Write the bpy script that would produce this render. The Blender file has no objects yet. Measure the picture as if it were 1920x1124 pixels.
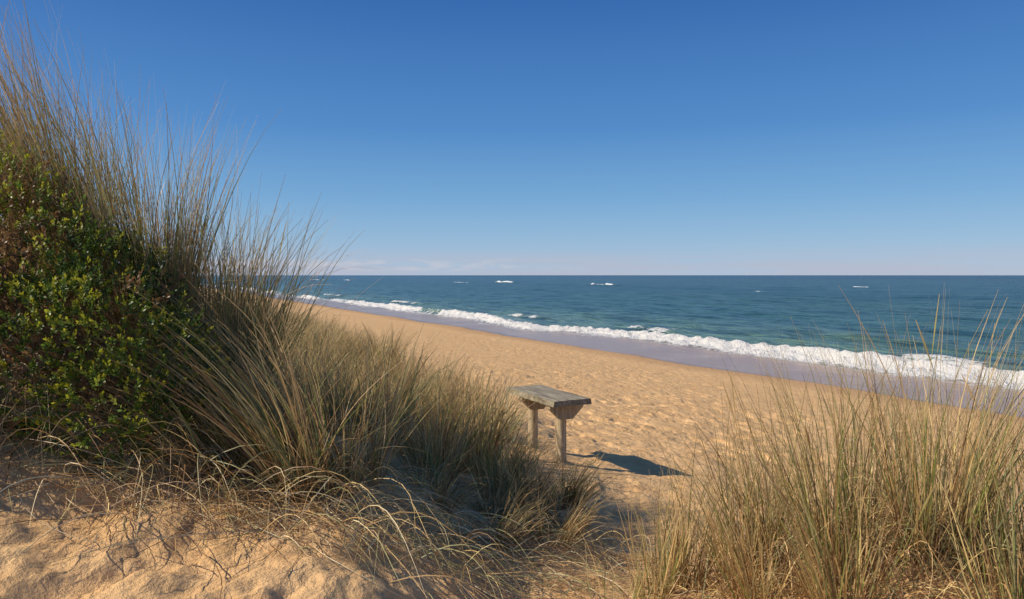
import bpy, math, numpy as np
from mathutils import Vector
R = np.random.RandomState
scene = bpy.context.scene
col = scene.collection

# ------------------------------------------------------------------ helpers
def h2(ix, iy, seed):
    n = (ix.astype(np.int64)*374761393 + iy.astype(np.int64)*668265263 + seed*974634777) & 0xffffffff
    n = ((n ^ (n >> 13))*1274126177) & 0xffffffff
    n = n ^ (n >> 16)
    return (n & 0xffff)/65535.0
def vn(x, y, seed=0):
    x = np.asarray(x, float); y = np.asarray(y, float)
    ix = np.floor(x); iy = np.floor(y); fx = x-ix; fy = y-iy
    fx = fx*fx*fx*(fx*(fx*6-15)+10); fy = fy*fy*fy*(fy*(fy*6-15)+10)
    a = h2(ix, iy, seed); b = h2(ix+1, iy, seed); c = h2(ix, iy+1, seed); d = h2(ix+1, iy+1, seed)
    return (a*(1-fx)+b*fx)*(1-fy)+(c*(1-fx)+d*fx)*fy
def fbm(x, y, seed=0, o=4):
    t = 0; a = .5; s = 0
    for i in range(o):
        t = t+a*vn(x*2**i+17.3*i, y*2**i-9.1*i, seed+i); s += a; a *= .5
    return t/s
def ss(a, b, x):
    t = np.clip((x-a)/(b-a), 0, 1); return t*t*(3-2*t)

def mesh_np(name, V, F, cols=None, attrs=None, smooth=True):
    V = np.asarray(V, np.float32); F = np.asarray(F, np.int32); k = F.shape[1]
    me = bpy.data.meshes.new(name)
    me.vertices.add(len(V)); me.vertices.foreach_set('co', V.ravel())
    me.loops.add(F.size); me.loops.foreach_set('vertex_index', F.ravel())
    me.polygons.add(len(F)); me.polygons.foreach_set('loop_start', np.arange(len(F), dtype=np.int32)*k)
    me.update(calc_edges=True); me.validate()
    if smooth: me.polygons.foreach_set('use_smooth', np.ones(len(me.polygons), bool))
    if cols is not None:
        at = me.attributes.new('tint', 'FLOAT_COLOR', 'POINT')
        c = np.ones((len(V), 4), np.float32); c[:, :3] = cols
        at.data.foreach_set('color', c.ravel())
    for kx, v in (attrs or {}).items():
        at = me.attributes.new(kx, 'FLOAT', 'POINT'); at.data.foreach_set('value', np.asarray(v, np.float32))
    return me
def add(name, me, mat=None, parent=None, loc=(0, 0, 0), **kw):
    o = bpy.data.objects.new(name, me)
    if mat is not None and me is not None and len(me.materials) == 0: me.materials.append(mat)
    col.objects.link(o); o.location = loc
    if parent: o.parent = parent
    for k, v in kw.items(): o[k] = v
    return o
def grid_faces(nu, nv):
    i = np.arange((nu-1)*(nv-1)); a = (i//(nv-1))*nv+i % (nv-1)
    return np.stack([a, a+nv, a+nv+1, a+1], 1)

# ------------------------------------------------------------------ node helpers
def newmat(name):
    m = bpy.data.materials.new(name); m.use_nodes = True
    nt = m.node_tree; nt.nodes.clear()
    out = nt.nodes.new('ShaderNodeOutputMaterial')
    return m, nt, out
def N(nt, t, **kw):
    n = nt.nodes.new(t)
    for k, v in kw.items():
        setattr(n, k, v)
    return n
def math_n(nt, op, a, b=None, c=None, clamp=False):
    n = nt.nodes.new('ShaderNodeMath'); n.operation = op; n.use_clamp = clamp
    for i, v in enumerate((a, b, c)):
        if v is None: continue
        if isinstance(v, (int, float)): n.inputs[i].default_value = v
        else: nt.links.new(v, n.inputs[i])
    return n.outputs[0]
def mapr(nt, v, a, b, c=0., d=1., smooth=True):
    n = nt.nodes.new('ShaderNodeMapRange'); n.interpolation_type = 'SMOOTHSTEP' if smooth else 'LINEAR'
    nt.links.new(v, n.inputs[0])
    for i, x in enumerate((a, b, c, d)): n.inputs[i+1].default_value = x
    return n.outputs[0]
def mixc(nt, f, a, b, mode='MIX'):
    n = nt.nodes.new('ShaderNodeMix'); n.data_type = 'RGBA'; n.blend_type = mode
    for s, v in ((0, f), (6, a), (7, b)):
        if isinstance(v, (int, float)): n.inputs[s].default_value = v
        elif isinstance(v, tuple): n.inputs[s].default_value = (*v, 1) if len(v) == 3 else v
        else: nt.links.new(v, n.inputs[s])
    return n.outputs[2]
def noise(nt, vec, scale, detail=4, rough=.55, dist=0.):
    n = nt.nodes.new('ShaderNodeTexNoise'); n.inputs['Scale'].default_value = scale
    n.inputs['Detail'].default_value = detail; n.inputs['Roughness'].default_value = rough
    n.inputs['Distortion'].default_value = dist
    nt.links.new(vec, n.inputs['Vector']); return n.outputs['Fac']
def mapping(nt, vec, scale=(1, 1, 1), rot=(0, 0, 0)):
    n = nt.nodes.new('ShaderNodeMapping'); n.inputs['Scale'].default_value = scale; n.inputs['Rotation'].default_value = rot
    nt.links.new(vec, n.inputs['Vector']); return n.outputs[0]
def bump(nt, h, strength, dist, prev=None):
    n = nt.nodes.new('ShaderNodeBump'); n.inputs['Strength'].default_value = strength; n.inputs['Distance'].default_value = dist
    nt.links.new(h, n.inputs['Height'])
    if prev is not None: nt.links.new(prev, n.inputs['Normal'])
    return n.outputs[0]

# ------------------------------------------------------------------ shoreline frame
P0 = np.array([14.8, 21.0]); T = np.array([-.46, .888]); NI = np.array([-.888, -.46])
SHORE_ROT = math.atan2(.888, -.46)
def inland(x, y): return (x-P0[0])*NI[0]+(y-P0[1])*NI[1]
def along(x, y): return (x-P0[0])*T[0]+(y-P0[1])*T[1]
PD = [-9000, -200, -60, -20, -6, 0, 3, 6, 10, 14, 17, 19.6, 22, 25, 30, 60, 9000]
PZ = [-8, -8, -4, -1.6, -.5, 0, .27, .6, 1.12, 1.62, 2.02, 2.42, 2.62, 2.8, 3.0, 4.0, 6.0]
def base_h(x, y):
    d = inland(x, y); s = along(x, y)
    z = np.interp(d, PD, PZ)
    z = z+1.4*np.exp(-((x+3.4)/1.6)**2-((y-4.6)/1.6)**2)
    led = ss(.15, -.75, x+.12*(y-3))*ss(6., 4.0, y)
    z = z+.27*led
    z = z-.10*np.exp(-((x-.75)/.5)**2-((y-4.2)/1.0)**2)
    z = z+.36*np.exp(-((x-1.85)/.75)**2-((y-3.1)/.6)**2)
    m = ss(20.2, 22., d)*ss(-7, -4, s)
    z = z+m*(.50*fbm(x/2.6, y/2.6, 5, 3)-.10)
    z = z+.26*ss(18.7, 19.8, d)*ss(-5, -1, s)*ss(26, 22, d)
    return z
def detail_h(x, y):
    d = inland(x, y)
    dry = ss(1.5, 5, d)
    far = 1/(1+np.maximum(0, y-6)*.07)
    z = .085*(fbm(x/.8, y/.8, 11, 3)-.5)
    z = z+.034*(fbm(x/.20, y/.20, 21, 4)-.5)
    dim = ss(.52, .80, vn(x/.26+.3*vn(x, y, 3), y/.26, 31))
    dim2 = ss(.58, .82, vn(x/.19, y/.30, 41))
    trod = ss(.30, .62, fbm(x/1.7, y/1.7, 55, 2))
    z = z-.040*dim*trod-.030*dim2*trod
    nearl = ss(3.5, 2.9, y)*ss(.6, .1, x)
    z = z+nearl*(.13*(fbm(x/.24+5, y/.24, 63, 4)-.5))
    z = z+.014*ss(.6, .95, fbm(x/.09, y/.09, 61, 2))
    return z*dry*far
def gh(x, y): return base_h(x, y)+detail_h(x, y)
def gz(x, y): return float(gh(np.array([x], float), np.array([y], float))[0])

def axis(lo_far, lo, hi, hi_far, st, g1=1.02, g2=1.06, lim=40):
    a = list(np.arange(lo, hi, st)); s = st; v = a[-1]
    while v < hi_far:
        s *= g1 if v < lim else g2; v += s; a.append(v)
    s = st; v = a[0]; b = []
    while v > lo_far:
        s *= g2 if abs(v) > lim else max(g1, 1.03); v -= s; b.append(v)
    return np.array(b[::-1]+a)
# ------------------------------------------------------------------ ground
xs = axis(-7000, -3.0, 4.0, 7000, .018, 1.016); ys = axis(-300, 2.0, 8.5, 9000, .018, 1.009, 1.06, 45)
X, Y = np.meshgrid(xs, ys, indexing='ij')
Z = gh(X, Y)
me = mesh_np('sand_ground', np.stack([X, Y, Z], -1).reshape(-1, 3), grid_faces(len(xs), len(ys)))
m, nt, out = newmat('sand')
geo = N(nt, 'ShaderNodeNewGeometry'); P = geo.outputs['Position']
dp = nt.nodes.new('ShaderNodeVectorMath'); dp.operation = 'DOT_PRODUCT'; nt.links.new(P, dp.inputs[0]); dp.inputs[1].default_value = (NI[0], NI[1], 0)
dist = math_n(nt, 'ADD', dp.outputs['Value'], -float(P0@NI))
n_big = noise(nt, P, .35, 3); n_mid = noise(nt, P, 3.0, 5, .6); n_fine = noise(nt, P, 60, 4, .7); n_gr = noise(nt, P, 400, 2, .6)
c = mixc(nt, mapr(nt, n_mid, .3, .7), (.76, .455, .20), (.88, .565, .275))
c = mixc(nt, mapr(nt, n_fine, .3, .75, 0, .5), c, (.60, .355, .165))
c = mixc(nt, mapr(nt, n_gr, .55, .8, 0, .5), c, (.40, .24, .125))
dn = math_n(nt, 'ADD', dist, math_n(nt, 'MULTIPLY', math_n(nt, 'SUBTRACT', noise(nt, P, .12, 3), .5), 4.))
damp = mapr(nt, dn, 4.5, 1.8)
c = mixc(nt, math_n(nt, 'MULTIPLY', damp, .5), c, (.44, .25, .13))
wet = mapr(nt, dn, 1.5, .8)
c = mixc(nt, wet, c, (.27, .16, .10))
vor = N(nt, 'ShaderNodeTexVoronoi'); vor.inputs['Scale'].default_value = 5.; nt.links.new(P, vor.inputs['Vector'])
sp = math_n(nt, 'MULTIPLY', mapr(nt, vor.outputs['Distance'], .10, .05), mapr(nt, n_big, .45, .6))
c = mixc(nt, math_n(nt, 'MULTIPLY', sp, .6), c, (.12, .08, .05))
b = N(nt, 'ShaderNodeBsdfPrincipled'); nt.links.new(c, b.inputs['Base Color'])
nt.links.new(mapr(nt, wet, 0, 1, .92, .25), b.inputs['Roughness'])
nt.links.new(mapr(nt, wet, 0, 1, .1, .3), b.inputs['Specular IOR Level'])
dryf = mapr(nt, wet, 0, 1, 1, .02)
n_foot = noise(nt, P, 4.5, 3, .6)
hh = math_n(nt, 'MULTIPLY', mapr(nt, n_foot, .35, .6), dryf)
nb = bump(nt, hh, .38, .05)
nb = bump(nt, math_n(nt, 'MULTIPLY', noise(nt, P, 25, 4, .65), dryf), .85, .022, nb)
nb = bump(nt, math_n(nt, 'MULTIPLY', noise(nt, P, 110, 3, .7), dryf), .7, .006, nb)
nb = bump(nt, math_n(nt, 'MULTIPLY', n_gr, dryf), .5, .003, nb)
nt.links.new(nb, b.inputs['Normal']); nt.links.new(b.outputs[0], out.inputs[0])
add('ground', me, m, kind='structure', label='rippled golden beach sand sloping down to the sea')

# ------------------------------------------------------------------ sea
sa = axis(-9000, -12, 60, 9500, .13, 1.012, 1.06, 160)
oa = axis(-2.6, -2.5, 13, 9500, .085, 1.02, 1.05, 120); oa = oa[oa > -2.6]
S, O = np.meshgrid(sa, oa, indexing='ij')
def wv(S, O, seed, ls, lo): return fbm(S/ls, O/lo, seed, 3)-.5
oc = 5.7+2.6*(vn(S/13, S*0, 71)-.5)+1.0*(vn(S/3.1, S*0, 72)-.5)
amp = .14+.42*vn(S/10, S*0+3, 73)
q = O-oc
ridge = np.where(q < 0, np.exp(-(q/.42)**2), np.exp(-(q/1.5)**2))
turb = fbm(S/.5, O/.35, 74, 4)-.5
z = amp*ridge
broken = ss(.25, .60, vn(S/6, S*0+9, 76))
f1 = ss(-1.9, -.8, q)*ss(.40, .0, q)*(.38+.62*broken)
roller = .15*broken*np.exp(-((q+.5)/.5)**2)
z = z+roller+f1*turb*.48
wash = ss(.5, -1.2, q)
zs = .04+.20*(fbm(S/9, O*0, 77, 3)-.5) + .02*(fbm(S/1.2, O/.8, 78, 3)-.5)
z = z+wash*zs
foam_w = wash*(.12+.58*ss(-3.4, -.8, q)+.50*(fbm(S/3, O/1.2, 79, 3)-.5))
foam = np.maximum(f1*1.2, foam_w)
foam = np.maximum(foam, .42*ss(3.6, .3, q)*ss(-.3, .2, q))
for s0, o0, w, a in ((48, 10.2, 6, .36), (9, 9.8, 3.5, .24), (31, 11.0, 4.0, .26), (90, 13, 10, .30), (-2, 13, 4, .18), (130, 12, 12, .3), (18, 17, 6, .2)):
    oo = o0+1.2*(vn(S/2.3, S*0, 81)-.5)
    g = np.exp(-((S-s0)/w)**2)*(.45+.9*vn(S/1.3, S*0, 82)); qq = O-oo
    z = z+a*g*np.where(qq < 0, np.exp(-(qq/.5)**2), np.exp(-(qq/1.8)**2))
    if a > .2: foam = np.maximum(foam, .72*ss(.3, .9, g)*ss(-1.0, -.4, qq)*ss(.4, 0, qq)); foam = np.maximum(foam, .46*g*ss(5, 0, qq)*ss(-.5, 0, qq))
deep = ss(0, 5, q)
fade = 1/(1+O/400)
z = z+deep*fade*(.64*wv(S, O, 91, 22, 6.5)+.30*wv(S, O, 92, 6, 2.2)+.13*wv(S, O, 93, 2.0, .9)+.06*wv(S, O, 94, .7, .45))
XY = P0+S[..., None]*T-O[..., None]*NI
V = np.concatenate([XY, z[..., None]], -1).reshape(-1, 3)
F = grid_faces(len(sa), len(oa))[:, ::-1]
me = mesh_np('sea', V, F, attrs={'foam': foam.ravel(), 'off': q.ravel(), 'hgt': z.ravel()})
m, nt, out = newmat('sea_water')
geo = N(nt, 'ShaderNodeNewGeometry'); P = geo.outputs['Position']
Pm = mapping(nt, P, (1, 1, 1), (0, 0, -SHORE_ROT))
A = lambda n: N(nt, 'ShaderNodeAttribute', attribute_name=n).outputs['Fac']
off = A('off'); fm = A('foam'); hg = A('hgt')
Pst = mapping(nt, Pm, (.12, .45, 1)); Pst2 = mapping(nt, Pm, (.5, 1.6, 1)); Pst3 = mapping(nt, Pm, (.012, .05, 1))
w1 = noise(nt, Pst, 1., 4, .6); w2 = noise(nt, Pst2, 1., 5, .65); w3 = noise(nt, Pst3, 1., 4, .55)
c = mixc(nt, mapr(nt, off, 0, 26), (.165, .275, .205), (.060, .150, .145))
c = mixc(nt, mapr(nt, off, 15, 120), c, (.028, .090, .112))
c = mixc(nt, mapr(nt, off, 120, 1000), c, (.009, .030, .060))
c = mixc(nt, mapr(nt, w3, .42, .7, 0, .55), c, (.070, .150, .140))
c = mixc(nt, mapr(nt, w1, .42, .62, 0, .65), c, (.010, .044, .060))
c = mixc(nt, mapr(nt, w2, .44, .66, 0, .58), c, (.011, .050, .066))
c = mixc(nt, math_n(nt, 'MULTIPLY', mapr(nt, hg, .12, .5, 0, .65), mapr(nt, off, 35, 5)), c, (.18, .27, .18))
c = mixc(nt, mapr(nt, off, -.6, -2.2), c, (.36, .245, .17))
n1 = noise(nt, P, 2.2, 6, .65, .4); n2 = noise(nt, P, 9, 4, .6)
vo = N(nt, 'ShaderNodeTexVoronoi', feature='DISTANCE_TO_EDGE'); vo.inputs['Scale'].default_value = 1.6
wob = nt.nodes.new('ShaderNodeVectorMath'); wob.operation = 'ADD'; nn = N(nt, 'ShaderNodeTexNoise'); nn.inputs['Scale'].default_value = 1.8; nt.links.new(P, nn.inputs['Vector'])
nt.links.new(P, wob.inputs[0]); nt.links.new(nn.outputs['Color'], wob.inputs[1]); nt.links.new(wob.outputs[0], vo.inputs['Vector'])
lace = mapr(nt, vo.outputs['Distance'], .14, .0, 0, .22)
sumf = math_n(nt, 'ADD', math_n(nt, 'ADD', fm, math_n(nt, 'MULTIPLY', math_n(nt, 'SUBTRACT', n1, .5), 1.1)), math_n(nt, 'ADD', lace, math_n(nt, 'MULTIPLY', math_n(nt, 'SUBTRACT', n2, .5), .4)))
ff = mapr(nt, sumf, .52, .78)
b = N(nt, 'ShaderNodeBsdfPrincipled'); nt.links.new(c, b.inputs['Base Color'])
b.inputs['IOR'].default_value = 1.33
b.inputs['Roughness'].default_value = .22
spc = math_n(nt, 'MULTIPLY', mapr(nt, off, 0, 60, .34, .12), mapr(nt, off, -2.5, 0, .62, 1))
nt.links.new(spc, b.inputs['Specular IOR Level'])
nb = bump(nt, w1, .9, 1.2); nb = bump(nt, w2, 1., .45, nb)
nb = bump(nt, noise(nt, mapping(nt, Pm, (2.2, 5, 1)), 1., 4, .6), .8, .10, nb)
flat = mapr(nt, off, -1.5, 1.5, 0.04, 1)
mixn = nt.nodes.new('ShaderNodeMix'); mixn.data_type = 'VECTOR'; nt.links.new(flat, mixn.inputs[0]); nt.links.new(geo.outputs['Normal'], mixn.inputs[4]); nt.links.new(nb, mixn.inputs[5])
nt.links.new(mixn.outputs[1], b.inputs['Normal'])
fo = N(nt, 'ShaderNodeBsdfPrincipled'); fo.inputs['Base Color'].default_value = (.80, .78, .74, 1); fo.inputs['Roughness'].default_value = .8
nt.links.new(bump(nt, math_n(nt, 'ADD', n1, n2), .8, .3), fo.inputs['Normal'])
ms = N(nt, 'ShaderNodeMixShader'); nt.links.new(ff, ms.inputs[0]); nt.links.new(b.outputs[0], ms.inputs[1]); nt.links.new(fo.outputs[0], ms.inputs[2])
nt.links.new(ms.outputs[0], out.inputs[0])
add('sea', me, m, kind='structure', label='teal sea with small white surf breaking on sand')

m, nt, out = newmat('foam_crest')
geo = N(nt, 'ShaderNodeNewGeometry'); P = geo.outputs['Position']
b = N(nt, 'ShaderNodeBsdfPrincipled'); b.inputs['Roughness'].default_value = .8
A2 = N(nt, 'ShaderNodeAttribute', attribute_name='foam').outputs['Fac']
nz = noise(nt, P, .6, 5, .6)
f = mapr(nt, math_n(nt, 'ADD', A2, nz), .85, 1.05)
nt.links.new(mixc(nt, f, (.014, .070, .092), (.72, .74, .74)), b.inputs['Base Color'])
nt.links.new(b.outputs[0], out.inputs[0])
for i, (x, y, L, H) in enumerate(((-4.5, 380, 34, 1.2), (35, 290, 26, 1.15), (115, 245, 11, .32), (-160, 600, 70, .8), (60, 180, 5, .14), (-28, 395, 26, .34), (41, 300, 12, .35), (-125, 560, 40, .6))):
    u = np.linspace(-1, 1, 90); v = np.linspace(-1, 1, 16)
    U, W = np.meshgrid(u, v, indexing='ij')
    env = np.clip(1-np.abs(U)**1.6, 0, 1)*(.15+1.25*fbm(U*6, U*0, 300+i, 3)**1.3)
    zz = H*env*np.where(W < 0, np.exp(-(W/.38)**2), np.exp(-(W/.5)**2))-.06
    px = U*L/2; py = W*H*2.6+.05*L*U*U
    px2 = x+px*T[0]-py*NI[0]; py2 = y+px*T[1]-py*NI[1]
    fo_ = ss(.15, .6, env)*ss(.55, .1, np.abs(W))
    me = mesh_np('breaking_wave', np.stack([px2, py2, zz], -1).reshape(-1, 3), grid_faces(90, 16)[:, ::-1], attrs={'foam': fo_.ravel()})
    add('breaking_wave', me, m, kind='structure', label='small white breaking wave on open sea')

# ------------------------------------------------------------------ grass
def grass_mat(name, transl=.3):
    m, nt, out = newmat(name)
    a = N(nt, 'ShaderNodeAttribute', attribute_name='tint')
    d = N(nt, 'ShaderNodeBsdfPrincipled'); d.inputs['Roughness'].default_value = .45; d.inputs['Specular IOR Level'].default_value = .5
    geo = N(nt, 'ShaderNodeNewGeometry')
    cc = mixc(nt, mapr(nt, noise(nt, geo.outputs['Position'], 30, 2), .3, .7, 0, .15), a.outputs['Color'], (.12, .09, .045))
    nt.links.new(cc, d.inputs['Base Color'])
    t = N(nt, 'ShaderNodeBsdfTranslucent'); nt.links.new(cc, t.inputs['Color'])
    ms = N(nt, 'ShaderNodeMixShader'); ms.inputs[0].default_value = transl
    nt.links.new(d.outputs[0], ms.inputs[1]); nt.links.new(t.outputs[0], ms.inputs[2]); nt.links.new(ms.outputs[0], out.inputs[0])
    return m
GM = grass_mat('grass_blade', .38); LM = grass_mat('dry_straw', .15); FM = grass_mat('shrub_leaf', .35)
PAL = {'green': (.28, .33, .075), 'grey': (.40, .375, .17), 'blue': (.17, .23, .10), 'straw': (.90, .62, .26), 'tan': (.64, .40, .165), 'brown': (.25, .135, .055), 'pale': (.86, .68, .40)}
def pick(rs, n, mix):
    k = list(mix); p = np.array([mix[a] for a in k], float); p /= p.sum()
    idx = rs.choice(len(k), n, p=p); C = np.array([PAL[a] for a in k])[idx]
    return np.minimum(C*(.6+.62*rs.rand(n, 1)), .9)
def ribbons(pts, width, rs, C, tipc=None, basec=None):
    n, k, _ = pts.shape
    tan = np.gradient(pts, axis=1); tan /= np.linalg.norm(tan, axis=2, keepdims=True)+1e-9
    rv = rs.randn(n, 1, 3); side = np.cross(tan, rv); side /= np.linalg.norm(side, axis=2, keepdims=True)+1e-9
    up = np.cross(side, tan)
    w = width[..., None]
    V = np.stack([pts-side*w*.5, pts+up*w*.22, pts+side*w*.5], 2).reshape(-1, 3)
    base = (np.arange(n)[:, None]*k+np.arange(k-1)[None])*3
    base = base.reshape(-1)
    F = np.concatenate([np.stack([base, base+1, base+4, base+3], 1), np.stack([base+1, base+2, base+5, base+4], 1)])
    t = np.linspace(0, 1, k)[None, :, None]
    Cc = np.repeat(C[:, None], k, 1)
    if basec is not None: Cc = Cc*(1-np.clip(1-t*3.2, 0, 1)*.8)+np.array(basec)*np.clip(1-t*3.2, 0, 1)*.8
    if tipc is not None: Cc = Cc*(1-t**4*.8)+np.array(tipc)*t**4*.8
    Cc = np.repeat(Cc[:, :, None], 3, 2).reshape(-1, 3)
    return V, F, Cc
def blades(rs, n, L, rad, spread, lean=(0, 0), droop=.5, sag=.5, mix=None, w=.0042, k=10, Lvar=.62, heads=0.):
    # blades stand in a few bundles so the clump has gaps
    nbun = max(3, n//22); bp = rs.rand(nbun)*2*np.pi; br = np.sqrt(rs.rand(nbun)); bi = rs.randint(0, nbun, n)
    ph = bp[bi]+rs.randn(n)*.35; r = np.clip(br[bi]+rs.randn(n)*.12, 0, 1.15)
    bx = rad*r*np.cos(ph); by = rad*r*np.sin(ph)
    tilt = np.abs(rs.randn(n))*spread*.5+spread*.6*r
    ph2 = ph+rs.randn(n)*.6
    h0 = np.stack([np.cos(ph2)*tilt+lean[0]*.6, np.sin(ph2)*tilt+lean[1]*.6], 1)
    hd = h0/(np.linalg.norm(h0, axis=1, keepdims=True)+.05)*(droop*rs.rand(n, 1)**1.3*1.4)+np.array(lean)*(.5+rs.rand(n, 1))
    LL = L*1.08*(1-Lvar*rs.rand(n)**.9)*(.82+.18*rs.rand(nbun))[bi]
    sg = sag*rs.rand(n)**1.8*1.6
    t = np.linspace(0, 1, k)
    wig = rs.randn(n, 2)*.11
    dh = h0[:, None]+hd[:, None]*(t**1.5)[None, :, None]+wig[:, None]*np.sin(t*5)[None, :, None]
    dz = 1-sg[:, None]*(t**2)[None]*1.0
    D = np.concatenate([dh, dz[..., None]], 2); D /= np.linalg.norm(D, axis=2, keepdims=True)
    st = D*(LL/(k-1))[:, None, None]
    pts = np.cumsum(st, 1); pts = pts-pts[:, :1]
    pts[..., 0] += bx[:, None]; pts[..., 1] += by[:, None]; pts[..., 2] -= .03
    ww = w*(.5+1.0*rs.rand(n))
    prof = (1-t**1.6)*.84+.18
    W = ww[:, None]*prof[None]
    if heads > 0:
        hm = rs.rand(n) < heads
        hp = np.where(t > .80, 1.9*np.sin(np.clip((t-.8)/.2, 0, 1)*np.pi*.8+.3), .5)
        W[hm] = (w*1.0)*hp[None]
    C = pick(rs, n, mix)
    return ribbons(pts, W, rs, C, (.66, .46, .22), (.36, .23, .11))
def merge(parts):
    Vs, Fs, Cs, o = [], [], [], 0
    for V, F, C in parts:
        Vs.append(V); Fs.append(F+o); Cs.append(C); o += len(V)
    return np.concatenate(Vs), np.concatenate(Fs), np.concatenate(Cs)
MIXG = {'green': 6, 'grey': 3, 'blue': 1.5, 'straw': 3, 'tan': 2.5, 'brown': 1.4}
MIXD = {'green': 1, 'grey': 2, 'straw': 4, 'tan': 4, 'brown': 3, 'pale': 1}
MIXM = {'green': 3.5, 'grey': 2.5, 'blue': .6, 'straw': 4.5, 'tan': 3.5, 'brown': 2}

def tussock(x, y, seed, n, L, rad, spread, lean, droop, sag, mix, label, dead=.35, w=.0062, heads=.02, arcs=None):
    rs = R(seed)
    parts = [blades(rs, n, L, rad, spread, lean, droop, sag, mix, w=w, heads=heads)]
    nd = int(n*dead)
    if nd: parts.append(blades(rs, nd, L*.55, rad*1.2, spread*2.0, (lean[0]*.3, lean[1]*.3), .9, 1.5, MIXD, w=w*.7))
    if arcs: parts.append(blades(rs, arcs[0], arcs[1], rad, .2, (arcs[2], 0), 1.0, 1.1, MIXD, w=w*.75, k=14))
    V, F, C = merge(parts)
    me = mesh_np('tussock_blades', V, F, C)
    return add('grass_tussock', me, GM, loc=(x, y, gz(x, y)), label=label, category='grass', group='marram grass tussocks on the dune')
LB = 'tall green and straw marram grass tussock on dune slope'
LT = 'wind-swept tall marram grass rising behind green shrub'
LR = 'sparse upright beach grass tussock on sandy hummock'
LF = 'low rounded marram tussock in front of the bench'
LS = 'low dry marram tussock on the shaded slope'
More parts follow.
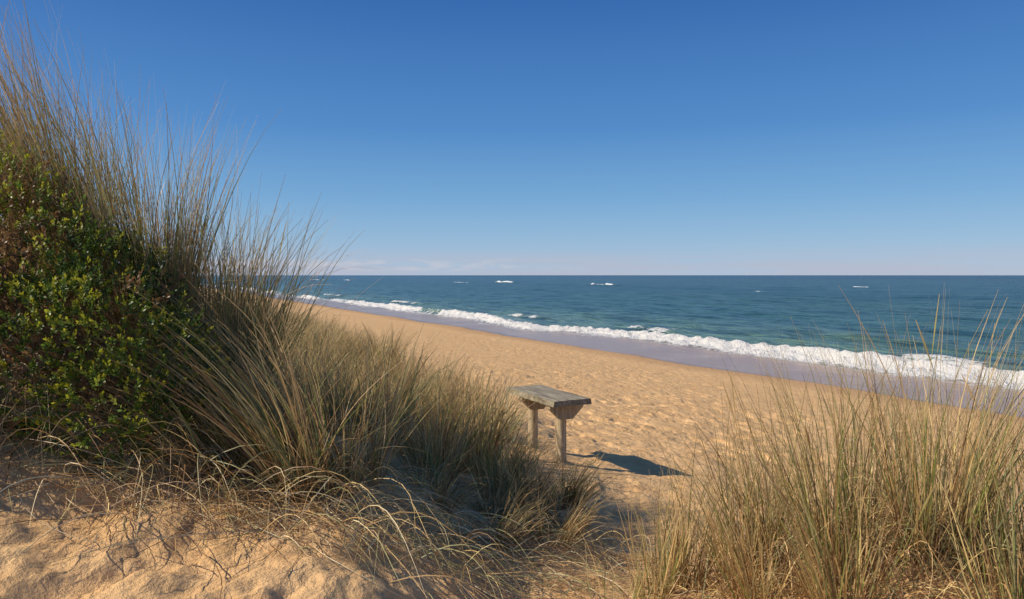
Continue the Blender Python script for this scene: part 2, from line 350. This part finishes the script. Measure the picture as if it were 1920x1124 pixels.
hero = [
 (-.98, 3.42, 280, 1.15, .12, .26, (-.45, .10), .5, .3, MIXM, LB, (14, 1.0, .35)),
 (-1.16, 3.58, 260, 1.35, .12, .22, (-.75, .05), .6, .35, MIXG, LB),
 (-1.30, 3.40, 130, 1.15, .12, .25, (-.60, .0), .7, .5, MIXM, LB),
 (-.88, 3.60, 150, .70, .10, .26, (-.10, .0), .5, .4, MIXD, LB),
 (-1.40, 3.85, 230, 1.0, .12, .28, (-.45, .0), .6, .4, MIXM, LB),
 (-.78, 3.95, 150, .60, .12, .35, (.0, .0), .6, .5, MIXD, LB),
 (-1.22, 4.15, 150, .70, .12, .28, (.0, .0), .5, .4, MIXM, LB),
 (-1.52, 4.22, 300, 1.38, .08, .14, (.08, .0), .5, .3, MIXG, LB, (26, 1.40, .42)),
 (-1.68, 4.45, 220, 1.30, .10, .20, (.08, .0), .8, .5, MIXM, LB, (20, 1.40, .44)),
 (-1.76, 4.20, 240, 1.25, .10, .20, (-.05, .0), .5, .3, MIXM, LB),
 (-1.92, 4.05, 240, 1.20, .10, .20, (-.10, .0), .5, .3, MIXM, LB),
 (-1.95, 4.02, 260, 1.62, .09, .12, (-.06, .0), .35, .25, MIXG, LT),
 (-2.16, 4.06, 270, 1.85, .09, .12, (-.20, .0), .35, .25, MIXG, LT),
 (-2.04, 4.40, 210, 1.58, .10, .15, (.06, .0), .35, .25, MIXM, LT, (10, 1.4, .2)),
 (-2.36, 4.15, 260, 1.85, .10, .13, (-.28, .0), .35, .25, MIXM, LT),
 (-2.60, 4.32, 250, 1.74, .11, .15, (-.18, .0), .35, .25, MIXM, LT),
 (-2.85, 4.38, 250, 1.74, .11, .16, (-.28, .0), .40, .25, MIXG, LT),
 (-3.20, 4.50, 200, 1.60, .12, .18, (-.20, .0), .40, .25, MIXM, LT),
 (-1.98, 4.85, 180, 1.15, .13, .25, (.0, .0), .45, .3, MIXD, LT),
 (-2.40, 4.95, 180, 1.25, .14, .22, (-.05, .0), .45, .3, MIXD, LT),
 (-2.90, 5.00, 170, 1.40, .14, .22, (-.10, .0), .45, .3, MIXM, LT),
 # right hummock
 (.86, 3.70, 120, .92, .10, .24, (.02, 0), .45, .25, MIXM, LR),
 (.72, 3.45, 60, .70, .08, .24, (.0, 0), .45, .3, MIXM, LR),
 (1.08, 3.40, 170, 1.04, .11, .24, (-.04, 0), .5, .25, MIXM, LR),
 (1.30, 3.65, 150, 1.12, .11, .24, (-.10, 0), .5, .25, MIXG, LR),
 (1.42, 3.15, 180, 1.10, .12, .26, (-.04, 0), .5, .3, MIXM, LR),
 (1.66, 3.45, 180, 1.24, .11, .22, (.05, 0), .45, .22, MIXG, LR),
 (1.76, 3.05, 190, 1.18, .12, .22, (.06, 0), .45, .25, MIXM, LR),
 (2.00, 3.35, 190, 1.26, .12, .24, (.05, 0), .45, .25, MIXG, LR),
 (2.12, 2.95, 170, 1.18, .12, .24, (.0, 0), .5, .25, MIXM, LR),
 (2.36, 3.50, 180, 1.18, .12, .26, (.1, 0), .5, .25, MIXM, LR),
 (2.45, 3.15, 150, 1.10, .12, .26, (.05, 0), .5, .25, MIXG, LR),
 (1.05, 3.00, 110, .70, .11, .30, (-.05, 0), .5, .35, MIXD, LR),
 (1.30, 2.80, 140, .82, .11, .30, (-.1, 0), .5, .35, MIXM, LR),
 (1.85, 2.60, 130, .92, .11, .26, (.0, 0), .5, .3, MIXG, LR),
 (.42, 2.95, 40, .60, .06, .22, (.03, 0), .4, .3, MIXG, LR),
 (.62, 3.20, 36, .62, .06, .22, (.03, 0), .4, .3, MIXM, LR),
 # low clumps before the bench
 (.12, 4.75, 220, .56, .15, .42, (.12, -.05), .7, .6, MIXM, LF),
 (-.12, 5.05, 210, .66, .15, .42, (.05, 0), .7, .5, MIXG, LF),
 (.36, 5.05, 170, .46, .13, .5, (.15, -.05), .7, .6, MIXM, LF),
 (.32, 4.55, 150, .44, .13, .5, (.15, -.05), .8, .7, MIXD, LF),
 (.20, 4.15, 120, .38, .12, .5, (.15, -.05), .8, .8, MIXD, LF),
 (-.10, 4.35, 170, .48, .14, .5, (.15, -.05), .8, .8, MIXD, LS),
 (-.15, 3.85, 110, .40, .13, .5, (.15, -.05), .9, .9, MIXD, LS),
 (-.50, 4.75, 190, .66, .15, .42, (.05, 0), .7, .5, MIXM, LS),
 (-.42, 4.2, 140, .48, .14, .5, (.15, -.05), .8, .8, MIXD, LS),
]
for i, hrow in enumerate(hero):
    x, y, n, L, rad, spd, lean, dr, sg, mix, lab = hrow[:11]
    rt_ = x > .3 and y < 4
    tussock(x, y, 1000+i, n, L, rad, spd, lean, dr, sg, mix, lab, heads=.025 if rt_ else .01, w=.0050 if rt_ else .0060, arcs=hrow[11] if len(hrow) > 11 else None)

kinds = []
rs = R(77)
for j in range(6):
    mix = (MIXM, MIXD, MIXG)[j % 3]
    V, F, C = merge([blades(rs, 190, .84, .17, .32, (.02, 0), .6, .4, mix, w=.0085, k=7, heads=.02), blades(rs, 60, .45, .2, .8, (0, 0), .9, 1.4, MIXD, w=.006, k=6)])
    me = mesh_np('tussock_blades', V, F, C); me.materials.append(GM); kinds.append(me)
placed = []
tries = 0
while len(placed) < 240 and tries < 30000:
    tries += 1
    s = -7.0+rs.rand()**1.3*34
    d = 19.75-.6*float(ss(-5, 0, s))+(rs.rand()**1.4)*(3.4+.2*(s+7))
    d += .5*(vn(s/2., 0*s, 5)-.5)
    x, y = P0+s*T+d*NI
    if y < 4.9 or x < -9 or x > .2: continue
    if math.hypot(x-.29, y-6.46) < .62 or (x > -.25 and y < 6.6): continue
    if x < -2.0 and y < 5.5: continue
    if abs(x) > .75*y+.5: continue
    if any(math.hypot(x-a, y-b_) < .29 for a, b_ in placed): continue
    placed.append((x, y))
for i, (x, y) in enumerate(placed):
    o = bpy.data.objects.new('grass_tussock', kinds[i % 6]); col.objects.link(o)
    s = .76+.42*rs.rand()
    if inland(x, y) < 20.0 and y < 9: s *= .85
    if x < -1.3: s *= .82
    o.location = (x, y, gz(x, y)-.01); o.rotation_euler = (0, 0, rs.rand()*6.28); o.scale = (s*1.1, s*1.1, s)
    o['label'] = 'straw and green marram tussock on the foredune'; o['category'] = 'grass'; o['group'] = 'marram grass tussocks on the dune'

def litter(rs, n, cx, cy, sx, sy, L, head, hs, lift, mix, w=.0036):
    k = 9; t = np.linspace(0, 1, k)
    x = cx+sx*rs.randn(n); y = cy+sy*rs.randn(n)
    a = head+hs*rs.randn(n); cur = rs.randn(n)*1.1
    LL = L*(.35+rs.rand(n)*.9)
    ang = a[:, None]+cur[:, None]*t[None]
    dx = np.cos(ang)*(LL/(k-1))[:, None]; dy = np.sin(ang)*(LL/(k-1))[:, None]
    px = x[:, None]+np.cumsum(dx, 1); py = y[:, None]+np.cumsum(dy, 1)
    zz = base_h(px, py)+.012+(lift*rs.rand(n)**2)[:, None]*np.sin(t*np.pi*.9+.1)[None]+.02*rs.rand(n)[:, None]
    zz = np.maximum(zz, gh(px, py)+.004)
    C = pick(rs, n, mix)
    W = (w*(.6+.8*rs.rand(n)))[:, None]*((1-t**2)*.8+.2)[None]
    return ribbons(np.stack([px, py, zz], 2), W, rs, C)
rs = R(5)
ML = {'straw': 2, 'tan': 3, 'brown': 4, 'pale': 3, 'grey': 4}
MLd = {'tan': 3, 'brown': 5, 'straw': 2, 'grey': 2}
parts = [litter(rs, 340, -1.9, 3.2, .55, .18, .6, -.6, .7, .20, ML),
         litter(rs, 420, -1.0, 3.32, .35, .20, .58, -.9, .7, .24, ML),
         litter(rs, 460, -.4, 3.75, .33, .36, .45, -.7, .7, .16, ML),
         litter(rs, 360, 0.1, 4.4, .3, .5, .4, -.6, .8, .14, ML),
         litter(rs, 300, -.6, 4.9, .5, .6, .4, -.4, 1., .12, MLd),
         litter(rs, 360, -2.1, 3.35, .45, .13, .5, -1.2, .8, .28, MLd),
         litter(rs, 30, -1.6, 2.85, .5, .15, .4, -.6, .9, .06, ML),
         litter(rs, 90, .3, 3.4, .5, .4, .3, -.6, 1.5, .07, ML)]
V, F, C = merge(parts)
add('dry_grass_litter', mesh_np('dry_grass_litter', V, F, C), LM, kind='stuff', label='tangled dead grey and straw grass lying on sand')
parts = [litter(rs, 1600, 1.5, 3.15, .36, .28, .32, 0, 3., .26, MLd), litter(rs, 1000, 2.1, 3.2, .3, .35, .32, 0, 3., .24, MLd), litter(rs, 260, .95, 3.4, .18, .22, .3, 0, 3., .12, MLd)]
V, F, C = merge(parts)
add('dry_grass_litter', mesh_np('dry_grass_litter', V, F, C), LM, kind='stuff', label='matted brown dead grass around beach grass stems')

# ------------------------------------------------------------------ shrub
rs = R(9)
lobes = [((-2.02, 3.55, 3.62), (.42, .38, .44)), ((-2.48, 3.72, 3.92), (.48, .40, .54)), ((-2.35, 3.40, 3.56), (.55, .38, .50)), ((-1.72, 3.58, 3.48), (.32, .28, .30)), ((-3.0, 3.90, 4.0), (.75, .50, .70)), ((-2.12, 3.78, 3.86), (.34, .30, .36)), ((-2.75, 3.55, 3.75), (.5, .4, .5)), ((-2.85, 2.95, 3.45), (.42, .40, .45)), ((-1.85, 3.32, 3.36), (.30, .22, .26))]
def shell(n, inner):
    pos, nor = [], []
    per = np.array([l[1][0]*l[1][2] for l in lobes]); per = per/per.sum()
    for (c0, r0), p in zip(lobes, per):
        k = int(n*p); v = rs.randn(k, 3); v /= np.linalg.norm(v, axis=1, keepdims=True)
        lump = .70+.58*fbm(v[:, 0]*3.2+7+c0[0]*3, v[:, 2]*3.2+v[:, 1]*2.1, 44, 3)
        rr = (1-inner*rs.rand(k)**1.3)*lump
        p3 = np.array(c0)+v*np.array(r0)*rr[:, None]
        ok = np.ones(k, bool)
        for (c1, r1) in lobes:
            if c1 == c0: continue
            ok &= (((p3-np.array(c1))/np.array(r1)/.70)**2).sum(1) > 1
        nn = v/np.array(r0); nn /= np.linalg.norm(nn, axis=1, keepdims=True)
        pos.append(p3[ok]); nor.append(nn[ok])
    return np.concatenate(pos), np.concatenate(nor)
pos, nor = shell(11500, .34)
ok = pos[:, 2] > base_h(pos[:, 0], pos[:, 1])-.02; pos = pos[ok]; nor = nor[ok]
M = len(pos)
ax = nor+np.array([0, 0, .55])+rs.randn(M, 3)*.45; ax /= np.linalg.norm(ax, axis=1, keepdims=True)
Ls = .04+.08*rs.rand(M)
NL = 13
q_ = rs.randn(M, 3); e1 = np.cross(ax, q_); e1 /= np.linalg.norm(e1, axis=1, keepdims=True); e2 = np.cross(ax, e1)
lt = np.linspace(.1, 1, NL); la = np.arange(NL)*2.4
bpt = pos[:, None]+ax[:, None]*(Ls[:, None]*lt[None])[..., None]
rad = e1[:, None]*np.cos(la)[None, :, None]+e2[:, None]*np.sin(la)[None, :, None]
ld = rad*(1-.55*lt)[None, :, None]+ax[:, None]*(.35+.8*lt)[None, :, None]+rs.randn(M, NL, 3)*.12
ld /= np.linalg.norm(ld, axis=2, keepdims=True)
sd = np.cross(ld, ax[:, None]+rs.randn(M, NL, 3)*.3); sd /= np.linalg.norm(sd, axis=2, keepdims=True)+1e-9
ll = (.016+.011*rs.rand(M, NL))[..., None]; lw = ll*.25
a0 = bpt; a1 = bpt+ld*ll*.5+sd*lw; a2 = bpt+ld*ll; a3 = bpt+ld*ll*.5-sd*lw
V = np.stack([a0, a1, a2, a3], 2).reshape(-1, 3)
F = np.arange(M*NL*4).reshape(-1, 4)
pat = fbm(pos[:, 0]*2.2, pos[:, 2]*2.2+pos[:, 1], 66, 3)
dark = np.array([.04, .085, .014]); mid = np.array([.15, .25, .026]); yel = np.array([.56, .54, .04]); brn = np.array([.20, .11, .045])
k1 = np.clip(pat*2.2-.6+.35*rs.randn(M), 0, 1)[:, None]
Cs = dark*(1-k1)+mid*k1
isb = ((fbm(pos[:, 0]*3+4, pos[:, 2]*3, 99, 2) > .70) & (rs.rand(M) < .55))
Cs = np.where(isb[:, None], brn*(.6+.8*rs.rand(M, 1)), Cs)
tipm = (rs.rand(M, 1) < .25+.5*k1)*(~isb[:, None])
Cl = np.repeat(Cs[:, None], NL, 1)
tw = (lt**2)[None, :, None]*tipm[:, None]*.85
Cl = Cl*(1-tw)+yel*tw
Cl *= (.8+.4*rs.rand(M, NL, 1))
Cl = np.repeat(Cl[:, :, None], 4, 2).reshape(-1, 3)
shrub = bpy.data.objects.new('coastal_shrub', None); col.objects.link(shrub)
sx0, sy0 = -2.3, 3.75; sz0 = gz(sx0, sy0); shrub.location = (sx0, sy0, sz0)
shrub['label'] = 'dense dark green shrub with yellow-green tips on dune'; shrub['category'] = 'shrub'
org = np.array([sx0, sy0, sz0])
add('foliage', mesh_np('foliage', V-org, F, Cl, smooth=False), FM, parent=shrub)
nb_ = 900
ep, en = shell(1500, .45); ep = ep[:nb_]; nb_ = len(ep)
rt = np.stack([np.clip(ep[:, 0]*.6-.9+.25*rs.randn(nb_), -3.3, -1.8), 3.7+.15*rs.randn(nb_), ep[:, 2]*0], 1)
rt[:, 2] = base_h(rt[:, 0], rt[:, 1])-.03
t = np.linspace(0, 1, 8)[None, :, None]
mid_ = (rt+ep)/2+rs.randn(nb_, 3)*.12+np.array([0, 0, .15])
pts = rt[:, None]*(1-t)**2+2*mid_[:, None]*t*(1-t)+ep[:, None]*t**2
pts += rs.randn(nb_, 8, 3)*.008
W = (.004+.012*rs.rand(nb_)**3)[:, None]*(1.1-np.linspace(0, 1, 8))[None]
V, F, C = ribbons(pts-org, W, rs, pick(rs, nb_, {'brown': 3, 'tan': 1}))
add('branch', mesh_np('branch', V, F, C), LM, parent=shrub)

# ------------------------------------------------------------------ bench
m, nt, out = newmat('weathered_wood')
tc = N(nt, 'ShaderNodeTexCoord'); oc_ = tc.outputs['Object']
g1 = noise(nt, mapping(nt, oc_, (3, 45, 45)), 1., 5, .65, .3); g2 = noise(nt, oc_, 7, 4)
c = mixc(nt, mapr(nt, g1, .3, .7), (.13, .10, .065), (.46, .39, .27))
c = mixc(nt, mapr(nt, g2, .45, .65, 0, .6), c, (.24, .215, .12))
b = N(nt, 'ShaderNodeBsdfPrincipled'); b.inputs['Roughness'].default_value = .85; nt.links.new(c, b.inputs['Base Color'])
nt.links.new(bump(nt, g1, .9, .006), b.inputs['Normal']); nt.links.new(b.outputs[0], out.inputs[0])
WM = m
m, nt, out = newmat('post_wood')
tc = N(nt, 'ShaderNodeTexCoord'); oc_ = tc.outputs['Object']
g1 = noise(nt, mapping(nt, oc_, (40, 40, 2.5)), 1., 5, .65, .3); g2 = noise(nt, oc_, 9, 4)
c = mixc(nt, mapr(nt, g1, .3, .7), (.28, .20, .115), (.62, .48, .30))
c = mixc(nt, mapr(nt, g2, .5, .7, 0, .5), c, (.30, .26, .14))
b = N(nt, 'ShaderNodeBsdfPrincipled'); b.inputs['Roughness'].default_value = .85; nt.links.new(c, b.inputs['Base Color'])
nt.links.new(bump(nt, g1, .9, .008), b.inputs['Normal']); nt.links.new(b.outputs[0], out.inputs[0])
PM = m
import bmesh
def prism(name, outline, thick, axis_='y', bev=.005):
    bm = bmesh.new(); vs = []
    for s in (-thick/2, thick/2):
        vs.append([bm.verts.new((s, u, z_) if axis_ == 'x' else (u, s, z_)) for u, z_ in outline])
    bm.faces.new(vs[0]); bm.faces.new(vs[1][::-1]); n = len(outline)
    for i in range(n): bm.faces.new((vs[0][i], vs[1][i], vs[1][(i+1) % n], vs[0][(i+1) % n]))
    bmesh.ops.recalc_face_normals(bm, faces=bm.faces)
    bmesh.ops.bevel(bm, geom=list(bm.edges), offset=bev, segments=2, profile=.6, affect='EDGES')
    me = bpy.data.meshes.new(name); bm.to_mesh(me); bm.free(); return me
bx, by = .30, 6.42; bz = gz(bx, by)
bench = bpy.data.objects.new('bench', None); col.objects.link(bench)
bench.location = (bx, by, bz); bench.rotation_euler = (0, 0, math.atan2(-.89, .45))
bench['label'] = 'weathered backless timber bench on two posts in sand'; bench['category'] = 'bench'
HS = .55
bm = bmesh.new(); nx, ny = 24, 8
rsb = R(3)
for (z0) in (HS-.05, HS):
    for i in range(nx+1):
        for j in range(ny+1):
            u = (i/nx-.5)*.87; v = (j/ny-.5)*.355
            wob_ = .003*rsb.randn() if (i in (0, nx) or j in (0, ny)) else 0
            zz = z0+.0015*math.sin(i*.5)*math.cos(j*.8) - (.003 if (z0 == HS and (j in (0, ny) or i in (0, nx))) else 0)
            bm.verts.new((u+(wob_ if i in (0, nx) else 0), v+(wob_ if j in (0, ny) else 0), zz))
bm.verts.ensure_lookup_table(); st = (nx+1)*(ny+1); idx = lambda l, i, j: bm.verts[l*st+i*(ny+1)+j]
for i in range(nx):
    for j in range(ny):
        bm.faces.new((idx(1, i, j), idx(1, i+1, j), idx(1, i+1, j+1), idx(1, i, j+1)))
        bm.faces.new((idx(0, i, j), idx(0, i, j+1), idx(0, i+1, j+1), idx(0, i+1, j)))
for i in range(nx):
    bm.faces.new((idx(0, i, 0), idx(0, i+1, 0), idx(1, i+1, 0), idx(1, i, 0)))
    bm.faces.new((idx(0, i+1, ny), idx(0, i, ny), idx(1, i, ny), idx(1, i+1, ny)))
for j in range(ny):
    bm.faces.new((idx(0, 0, j+1), idx(0, 0, j), idx(1, 0, j), idx(1, 0, j+1)))
    bm.faces.new((idx(0, nx, j), idx(0, nx, j+1), idx(1, nx, j+1), idx(1, nx, j)))
me = bpy.data.meshes.new('seat'); bm.to_mesh(me); bm.free()
add('seat', me, WM, parent=bench)
ht = HS-.054
for sx_ in (-.25, .25):
    br = prism('bracket', [(-.165, ht), (.165, ht), (.16, ht-.03), (.06, ht-.125), (-.06, ht-.125), (-.16, ht-.03)], .05, 'x')
    add('bracket', br, PM, parent=bench, loc=(sx_+.072, 0, 0))
    ring = 16; lev = 10; V = []
    for l in range(lev):
        zz = -.28+(ht+.28)*l/(lev-1)
        for a in range(ring):
            th = 2*math.pi*a/ring; r = .046*(1+.04*rsb.randn()*.4)+(.006 if l < 4 else 0)
            V.append((r*math.cos(th), r*math.sin(th), zz-.001))
    F = [(l*ring+a, l*ring+(a+1) % ring, (l+1)*ring+(a+1) % ring, (l+1)*ring+a) for l in range(lev-1) for a in range(ring)]
    me = mesh_np('leg', V, F)
    add('leg', me, PM, parent=bench, loc=(sx_, 0, 0))

# ------------------------------------------------------------------ light, sky, camera
el = math.radians(37); az = math.radians(-12)
v = Vector((-math.cos(el)*math.cos(az), math.cos(el)*math.sin(az), math.sin(el)))
sun = bpy.data.lights.new('sun', 'SUN'); sun.energy = 5.0; sun.angle = math.radians(.5); sun.color = (1, .90, .74)
so = bpy.data.objects.new('sun', sun); col.objects.link(so); so.rotation_euler = (-v).to_track_quat('-Z', 'Y').to_euler()
w = bpy.data.worlds.new('World'); scene.world = w; w.use_nodes = True; nt = w.node_tree; nt.nodes.clear()
out = nt.nodes.new('ShaderNodeOutputWorld'); bg = nt.nodes.new('ShaderNodeBackground'); bg.inputs[1].default_value = .10
sky = nt.nodes.new('ShaderNodeTexSky'); sky.sky_type = 'NISHITA'; sky.sun_disc = False
sky.sun_elevation = el; sky.sun_rotation = math.radians(270+math.degrees(az)); sky.air_density = 1.0; sky.dust_density = .4; sky.ozone_density = 2.5
tc = nt.nodes.new('ShaderNodeTexCoord'); sx_ = nt.nodes.new('ShaderNodeSeparateXYZ'); nt.links.new(tc.outputs['Generated'], sx_.inputs[0])
zc = sx_.outputs[2]
cr = nt.nodes.new('ShaderNodeValToRGB'); nt.links.new(zc, cr.inputs[0]); e = cr.color_ramp.elements
stops = [(0, (.42, .54, .72)), (.05, (.27, .47, .71)), (.10, (.165, .385, .68)), (.19, (.070, .25, .59)), (.35, (.022, .128, .43)), (1, (.02, .09, .30))]
e[0].position = 0; e[0].color = (*stops[0][1], 1); e[1].position = 1; e[1].color = (*stops[-1][1], 1)
for p, cc in stops[1:-1]:
    n_ = e.new(p); n_.color = (*cc, 1)
sc = nt.nodes.new('ShaderNodeVectorMath'); sc.operation = 'SCALE'; sc.inputs['Scale'].default_value = 10.; nt.links.new(cr.outputs[0], sc.inputs[0])
base = mixc(nt, .85, sky.outputs[0], sc.outputs[0])
cn = noise(nt, mapping(nt, tc.outputs['Generated'], (22, 22, 110)), 1., 5, .6)
cn2 = noise(nt, mapping(nt, tc.outputs['Generated'], (3, 3, 60)), 1., 3, .5)
puff = math_n(nt, 'MULTIPLY', mapr(nt, cn, .44, .62), math_n(nt, 'MULTIPLY', mapr(nt, zc, .002, .010), mapr(nt, zc, .026, .014)))
band = math_n(nt, 'MULTIPLY', mapr(nt, cn2, .30, .60), mapr(nt, zc, .042, .008))
left = mapr(nt, sx_.outputs[0], .20, -.15)
c = mixc(nt, math_n(nt, 'MULTIPLY', band, .5), base, (4.8, 4.8, 5.7))
c = mixc(nt, math_n(nt, 'MULTIPLY', math_n(nt, 'MULTIPLY', puff, left), .5), c, (6.2, 6.0, 6.4))
nt.links.new(c, bg.inputs[0]); nt.links.new(bg.outputs[0], out.inputs[0])
cam = bpy.data.cameras.new('camera'); cam.lens = 26; cam.sensor_width = 36; cam.clip_start = .05; cam.clip_end = 30000
co = bpy.data.objects.new('camera', cam); col.objects.link(co); co.location = (0, 0, 4.0); co.rotation_euler = (math.radians(90-1.9), 0, 0)
scene.camera = co
scene.view_settings.view_transform = 'Standard'; scene.view_settings.look = 'None'; scene.view_settings.exposure = 0
